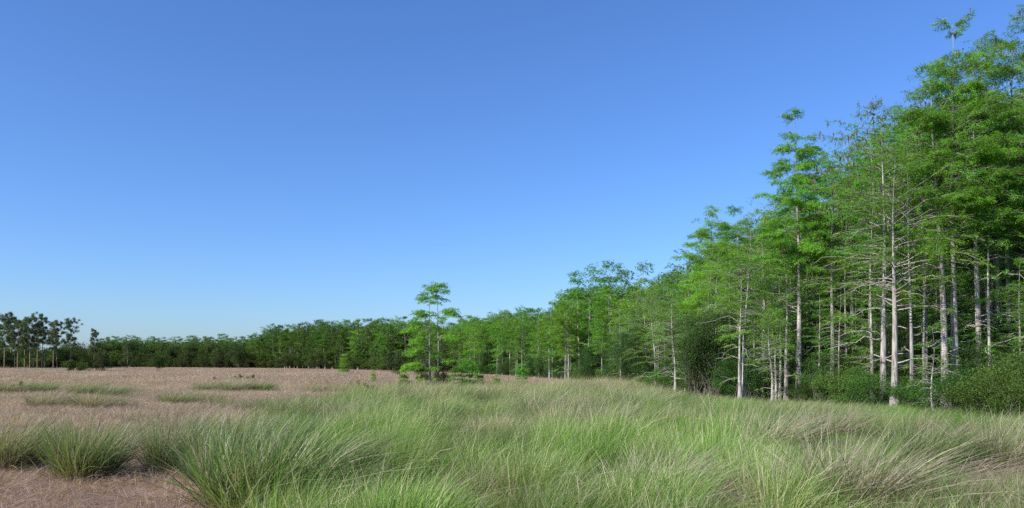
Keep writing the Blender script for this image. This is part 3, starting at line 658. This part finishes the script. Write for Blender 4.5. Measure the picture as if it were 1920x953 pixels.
# dense forest behind the front ranks: nobody could count these
def make_woods():
    protos = []
    for i in (0, 2, 3, 4):                                  # one mesh per kind for the mass
        protos.append(CYPF[i])
    protos += CYPD
    r = np.random.default_rng(77); P, R, S, I = [], [], [], []
    for px in np.arange(185, 2120, 5.0):
        e = float(edge(px))
        for k in range(3 if px > 900 else 3):
            d = e + (r.uniform(9, 20), r.uniform(18, 32), r.uniform(30, 48))[k] * (1 if px > 1150 else 1.5); p = px + r.uniform(-6, 6)
            if px > 1150 and r.random() < (.62, .4, .2)[k]: continue
            X = (p - CX) / F * d; H = min(top_h(float(sil(p)), d), 21 if px > 900 else 18) * r.uniform(.62, .97)
            P.append((X, d, 0)); R.append(r.random() * 6.28); s = H / 12; S.append((s * 1.15, s * 1.15, s)); I.append(r.integers(0, 4) if r.random() < np.interp(p, [560, 900], [.1, 1]) else r.integers(4, 7))
    P, R, S, I = np.array(P), np.array(R), np.array(S), np.array(I); T = np.ones((len(P), 3))
    scatter('woodland_trunks', [c[0] for c in protos], P, R, S, I, T, 'pale trunks of the dense cypress woods behind the front trees', 'woods')
    scatter('woodland_crowns', [c[1] for c in protos], P, R, S, I, T, 'green crowns of the dense cypress woods behind the front trees', 'woods')
make_woods()

# understory
SH = [broadleaf(600, 3.0, 3.0, .1, 40, .085, 8500), broadleaf(601, 2.4, 3.6, .12, 36, .085, 7500, (.04, .098, .022), (.085, .18, .032)),
      broadleaf(602, 3.2, 2.4, .08, 40, .085, 8500, (.055, .115, .024), (.12, .225, .038)), broadleaf(603, 4.5, 7.0, .03, 80, .12, 24000, (.036, .082, .024), (.075, .142, .034))]
SHF = [broadleaf(610, 7, 7, .1, 34, .42, 3400, (.04, .07, .02), (.085, .125, .03)), broadleaf(611, 7, 9, .15, 36, .42, 3400, (.045, .085, .022), (.095, .16, .035)),
       broadleaf(612, 8, 5, .08, 30, .42, 3000, (.055, .10, .02), (.12, .19, .035)), broadleaf(613, 6, 6, .1, 30, .42, 3000, (.035, .055, .02), (.07, .095, .03))]
def put_shrub(kit, px, d, sc, label, group, name='shrub', cat='shrub'):
    t = thing(name, label, cat, at(px, d), rng.random() * 6.28, sc, group); part('stem', kit[0], t); part('foliage', kit[1], t); return t
G_S = 'shrubs at the foot of the cypresses'
for kit, px, d, sc, lab in (
    (SH[2], 1872, 26.5, (.95, .95, .78), 'dense fresh-green shrub at the right edge in front of the forest'),
    (SH[2], 1915, 29, (1.1, 1.1, 1.0), 'tall leafy shrub cut by the right edge behind the dense fresh-green one'),
    (SH[0], 1800, 30.5, (.95, .95, .72), 'dark green shrub under the tallest cypress'),
    (SH[1], 1845, 32, (1.1, 1.1, .85), 'leafy shrub right of the one under the tallest cypress'),
    (SH[2], 1735, 31.8, (.75, .75, .62), 'low fresh-green shrub at the foot of the thin leaning sapling'),
    (SH[0], 1708, 35, (.8, .8, .55), 'low shrub right of the foremost leaning trunk'),
    (SH[2], 1628, 36.5, (.9, .9, .8), 'fresh-green shrub left of the foremost leaning trunk'),
    (SH[2], 1580, 38.2, (.85, .85, .8), 'fresh-green shrub halfway between the free-standing and the foremost trunks'),
    (SH[1], 1535, 40, (.7, .7, .8), 'scrubby shrub right of the free-standing cypress foot'),
    (SH[0], 1500, 41.2, (.6, .6, .45), 'dark scrub clasping the foot of the free-standing cypress'),
    (SH[3], 1345, 46.5, (.85, .85, .8), 'dark rounded evergreen tree with foliage to the ground at the forest edge'),
    (SH[3], 1310, 47.5, (.8, .8, .75), 'dark evergreen bush left of the dark rounded evergreen tree'),
    (SH[0], 1415, 44, (1.0, 1.0, 1.0), 'dark shrub right of the close pair of trunks'),
    (SH[1], 1375, 44.5, (.9, .9, .7), 'dark shrub behind the close pair of trunks'),
    (SH[2], 1240, 53, (.8, .8, .7), 'light green bush at the corner where the forest meets the tan grass'),
    (SH[3], 1600, 48, (1.2, 1.2, 1.2), 'dark evergreen filling the shade behind the stand right of the free-standing cypress')):
    put_shrub(kit, px, d, sc, lab, G_S)
# shade-loving undergrowth deep between the trunks (one mass)
def make_under():
    r = np.random.default_rng(88); P, R, S, I = [], [], [], []
    for px in np.arange(820, 2120, 4.5):
        e = float(edge(px))
        for k in range(3):
            d = e + (r.uniform(2.5, 8), r.uniform(8, 20), r.uniform(20, 45))[k]; p = px + r.uniform(-8, 8)
            s = (r.uniform(.3, .6), r.uniform(.5, .9), r.uniform(.8, 1.3))[k]
            P.append(((p - CX) / F * d, d, 0)); R.append(r.random() * 6.28); S.append((s, s, s * r.uniform(.8, 1.3))); I.append(r.integers(0, 4))
    P, R, S, I = np.array(P), np.array(R), np.array(S), np.array(I)
    scatter('undergrowth', [s[1] for s in SH], P, R, S, I, np.ones((len(P), 3)), 'dark leafy undergrowth between the cypress trunks', 'undergrowth')
make_under()
def make_thicket():
    r = np.random.default_rng(99); P, R, S, I = [], [], [], []
    for px in np.arange(-80, 860, 4.0):
        for k in range(2):
            p = px + r.uniform(-5, 5); d = float(edge(p)) + r.uniform(4, 30); H = (top_h(float(sil(p)), d) if p > 150 else top_h(np.interp(p, [0, 90, 150], [640, 648, 634]), d)) * (r.uniform(.42, .8) if p > 150 else r.uniform(.55, .92))
            P.append(((p - CX) / F * d, d, 0)); R.append(r.random() * 6.28); S.append((H / 10, H / 10, H / 7)); I.append(r.integers(0, 4))
    P, R, S, I = np.array(P), np.array(R), np.array(S), np.array(I)
    scatter('far_thicket', [s[1] for s in SHF], P, R, S, I, np.ones((len(P), 3)), 'dark leafy thicket filling the far woods behind their front trees', 'woods')
# far shrubs at the foot of the distant treeline
make_thicket()
for px in np.arange(150, 850, 12.5):
    p = px + rng.uniform(-5, 5); d = float(edge(p)) - rng.uniform(0, 10)
    i = int(rng.integers(0, 4)); hgt = rng.uniform(.45, .8) * (1.05 if p < 600 else .8)
    if 470 > p > 330: i = int(rng.choice([0, 3])); hgt *= 1.25
    zl = ('round shrub at the foot of the far woods left of the lone twin-trunked tree', 'round shrub under the rounded end of the treeline', 'dark broadleaf tree in the far treeline right of the pines')[0 if p > 600 else 1 if p > 460 else 2]
    put_shrub(SHF[i], p, d, (hgt * rng.uniform(.8, 1.15), hgt, hgt), zl, zl.replace('shrub', 'shrubs').replace('tree in', 'trees in'), 'far_shrub')
for px, d, sc, i, lab in ((412, 270, (.95, .95, 1.15), 3, 'dark domed evergreen tree standing highest in the far treeline'), (447, 265, (.8, .8, 1.25), 0, 'dark ragged-topped evergreen next to the dark domed one'),
                          (142, 178, (.68, .68, .6), 2, 'bright rounded bush in the brown field, leftmost of three'), (166, 186, (.62, .62, .66), 0, 'olive bush in the brown field, middle of three'),
                          (191, 180, (.6, .6, .75), 3, 'dark bush in the brown field, rightmost of three'), (298, 172, (.58, .58, .55), 1, 'solitary green bush standing out in front of the far treeline'),
                          (745, 130, (.55, .55, .62), 3, 'dark rounded shrub behind the lone twin-trunked tree'), (790, 128, (.5, .5, .52), 3, 'dark spreading shrub directly behind the twin trunks')):
    put_shrub(SHF[i], px, d, sc, lab, 'bushes of the far field', 'bush', 'bush')

# pines and palms far left
PN = [pine(700 + i, 17, .17, [.42, .5, .46, .36, .55, .4][i], [2.9, 2.2, 2.5, 3.2, 2.6, 2.0][i], [26, 20, 22, 30, 18, 22][i], .5, .09) for i in range(6)]
PL = [(-12, 590, 0, 'pine at the left edge of the far grove'), (8, 596, 1, 'second pine from the left edge'), (20, 588, 3, 'broad dark pine, third from the left edge'), (33, 594, 0, 'dark pine left of the grove\'s gap'),
      (46, 600, 2, 'slim pine with thin crown in the middle of the left grove'), (56, 597, 1, 'pine just left of the tallest round-crowned pair'), (70, 590, 3, 'tall pine with two-part crown in the left grove'), (79, 604, 0, 'smaller pine behind the tall two-part crown'),
      (100, 601, 3, 'round-crowned pine with two bare trunks beside a gap of sky'), (107, 606, 1, 'thin pine touching the round-crowned one'), (132, 603, 2, 'single pine with airy crown right of the grove'), (176, 615, 3, 'stout short pine standing alone above the bushes'), (239, 640, 1, 'low pine trunk in the treeline right of the stout one')]
for px, ty, i, lab in PL:
    d = 262 + rng.uniform(-8, 12); put_tree(PN[(i + int(px)) % 6], px, d, top_h(ty + rng.uniform(-4, 6), d), lab, 'pines at the far left', name='pine_tree', H0=17.)
PM = [palm(720, 7), palm(721, 8)]
for px, ty, lab in ((27, 662, 'fan palm in the shade under the leftmost pines'), (83, 655, 'fan palm with drooping head right of the tall pines'), (62, 664, 'low fan palm between the pine trunks')):
    d = 258; t = thing('fan_palm', lab, 'palm', at(px, d), 0, top_h(ty, d) / 8.2, 'palms under the pines'); part('trunk', PM[px % 2][0], t); part('crown', PM[px % 2][1], t)
for j, px in enumerate(np.arange(-60, 190, 13.0)):
    put_shrub(SHF[int(rng.integers(0, 4))], px, 275 + rng.uniform(-4, 10), rng.uniform(.85, 1.2), 'dark shrub in the shade under the pine grove', 'dark shrubs under the pine grove', 'far_shrub')

# lone twin-trunked cypress with its thicket and saplings
LD = 62.0
PI = math.pi
K1 = cypress(800, H=top_h(536, LD), r0=.11, cw=1.2, nb=20, ll=.17, lw=.045, bare=3, bend=.04, lean=.04, gapf=.14, dens=1.3, dark=1.02,
             layers=[(.95, .6, 6, None), (.88, .95, 6, 2.6), (.85, .7, 4, None), (.73, 1.3, 7, PI), (.60, 2.2, 6, PI), (.58, .7, 2, 0), (.47, 1.4, 5, PI),
                     (.37, 1.8, 5, PI), (.34, .8, 3, .0), (.23, 2.4, 7, PI), (.2, .8, 3, 0.2), (.12, 1.3, 4, PI)])
K2 = cypress(801, H=top_h(529, LD), r0=.11, cw=1.2, nb=20, ll=.17, lw=.045, bare=5, bend=.14, lean=.1, gapf=.14, dens=1.3, dark=1.02,
             layers=[(.97, .5, 7, None), (.92, .8, 8, None), (.86, .8, 6, None), (.715, 1.6, 7, .0), (.69, .8, 3, PI), (.66, .8, 3, .2), (.48, 1.8, 6, .1), (.27, 1.0, 4, -.1), (.10, 1.0, 5, None)])
put_tree(K1, 806, LD, top_h(536, LD), 'lone cypress in open grass, left trunk of the twin, with tiers of bright boughs', 'lone twin cypresses', 0, H0=top_h(536, LD))
put_tree(K2, 820, LD + .3, top_h(529, LD), 'lone cypress in open grass, right curved trunk of the twin, tufted at the top', 'lone twin cypresses', 0, H0=top_h(529, LD), tilt=(0, .02))
put_shrub(broadleaf(810, 1.9, 1.5, .05, 22, .13, 1600, (.05, .05, .035), (.09, .10, .05)), 821, LD - .6, 1.0, 'dark tangled thicket round the foot of the lone twin cypress', None)
SAP = cypress(820, H=3., r0=.035, cb=.08, cw=.55, nb=40, ll=.13, lw=.035, bare=0, top='cone', lean=.05, bend=.03, dens=1.6, gapf=.05)
for px, d, h, lab in ((757, 60, 1.5, 'young cypress sapling left of the lone twin cypress'), (858, 61, 2.2, 'young cypress sapling close right of the lone twin cypress'), (880, 62, 2.9, 'taller young cypress with thin stem right of the lone twin cypress'),
                      (900, 66, 1.3, 'smallest cypress sapling right of the lone twin cypress'), (978, 70, 1.9, 'cypress sapling in the grass before the forest bend'), (932, 60, 1.1, 'low sapling in tan grass left of the forest bend'),
                      (645, 150, 3.6, 'feathery young cypress in front of the far treeline'), (700, 82, 1.2, 'tiny sapling in the pink grass left of the lone twin cypress')):
    put_tree(SAP, px, d, h, lab, 'young cypresses in the grass', name='cypress_sapling', H0=3., wide=1.2)
BU = broadleaf(830, 1.2, .8, .05, 16, .08, 1300, (.06, .10, .03), (.12, .20, .05))
for px, d, s, lab in ((688, 52, 1.0, 'low round green bush in the grass left of the lone twin cypress'), (702, 54, .8, 'smaller low bush beside the round green one'), (55, 38, .5, 'small bright leafy weed standing in the brown field at left'),
                      (472, 95, .9, 'small dark bush in the pink field, rightmost of a scattered row'), (448, 100, .9, 'small dark bush in the pink field, second of a scattered row'), (402, 92, .6, 'small dark bush in the pink field, leftmost of a scattered row'),
                      (668, 66, .8, 'dark low scrub mound in the pink field before the treeline'), (35, 60, .9, 'green scrub tuft in the drift at far left')):
    put_shrub(BU, px, d, s, lab, 'small bushes in the open field', 'low_bush', 'bush')
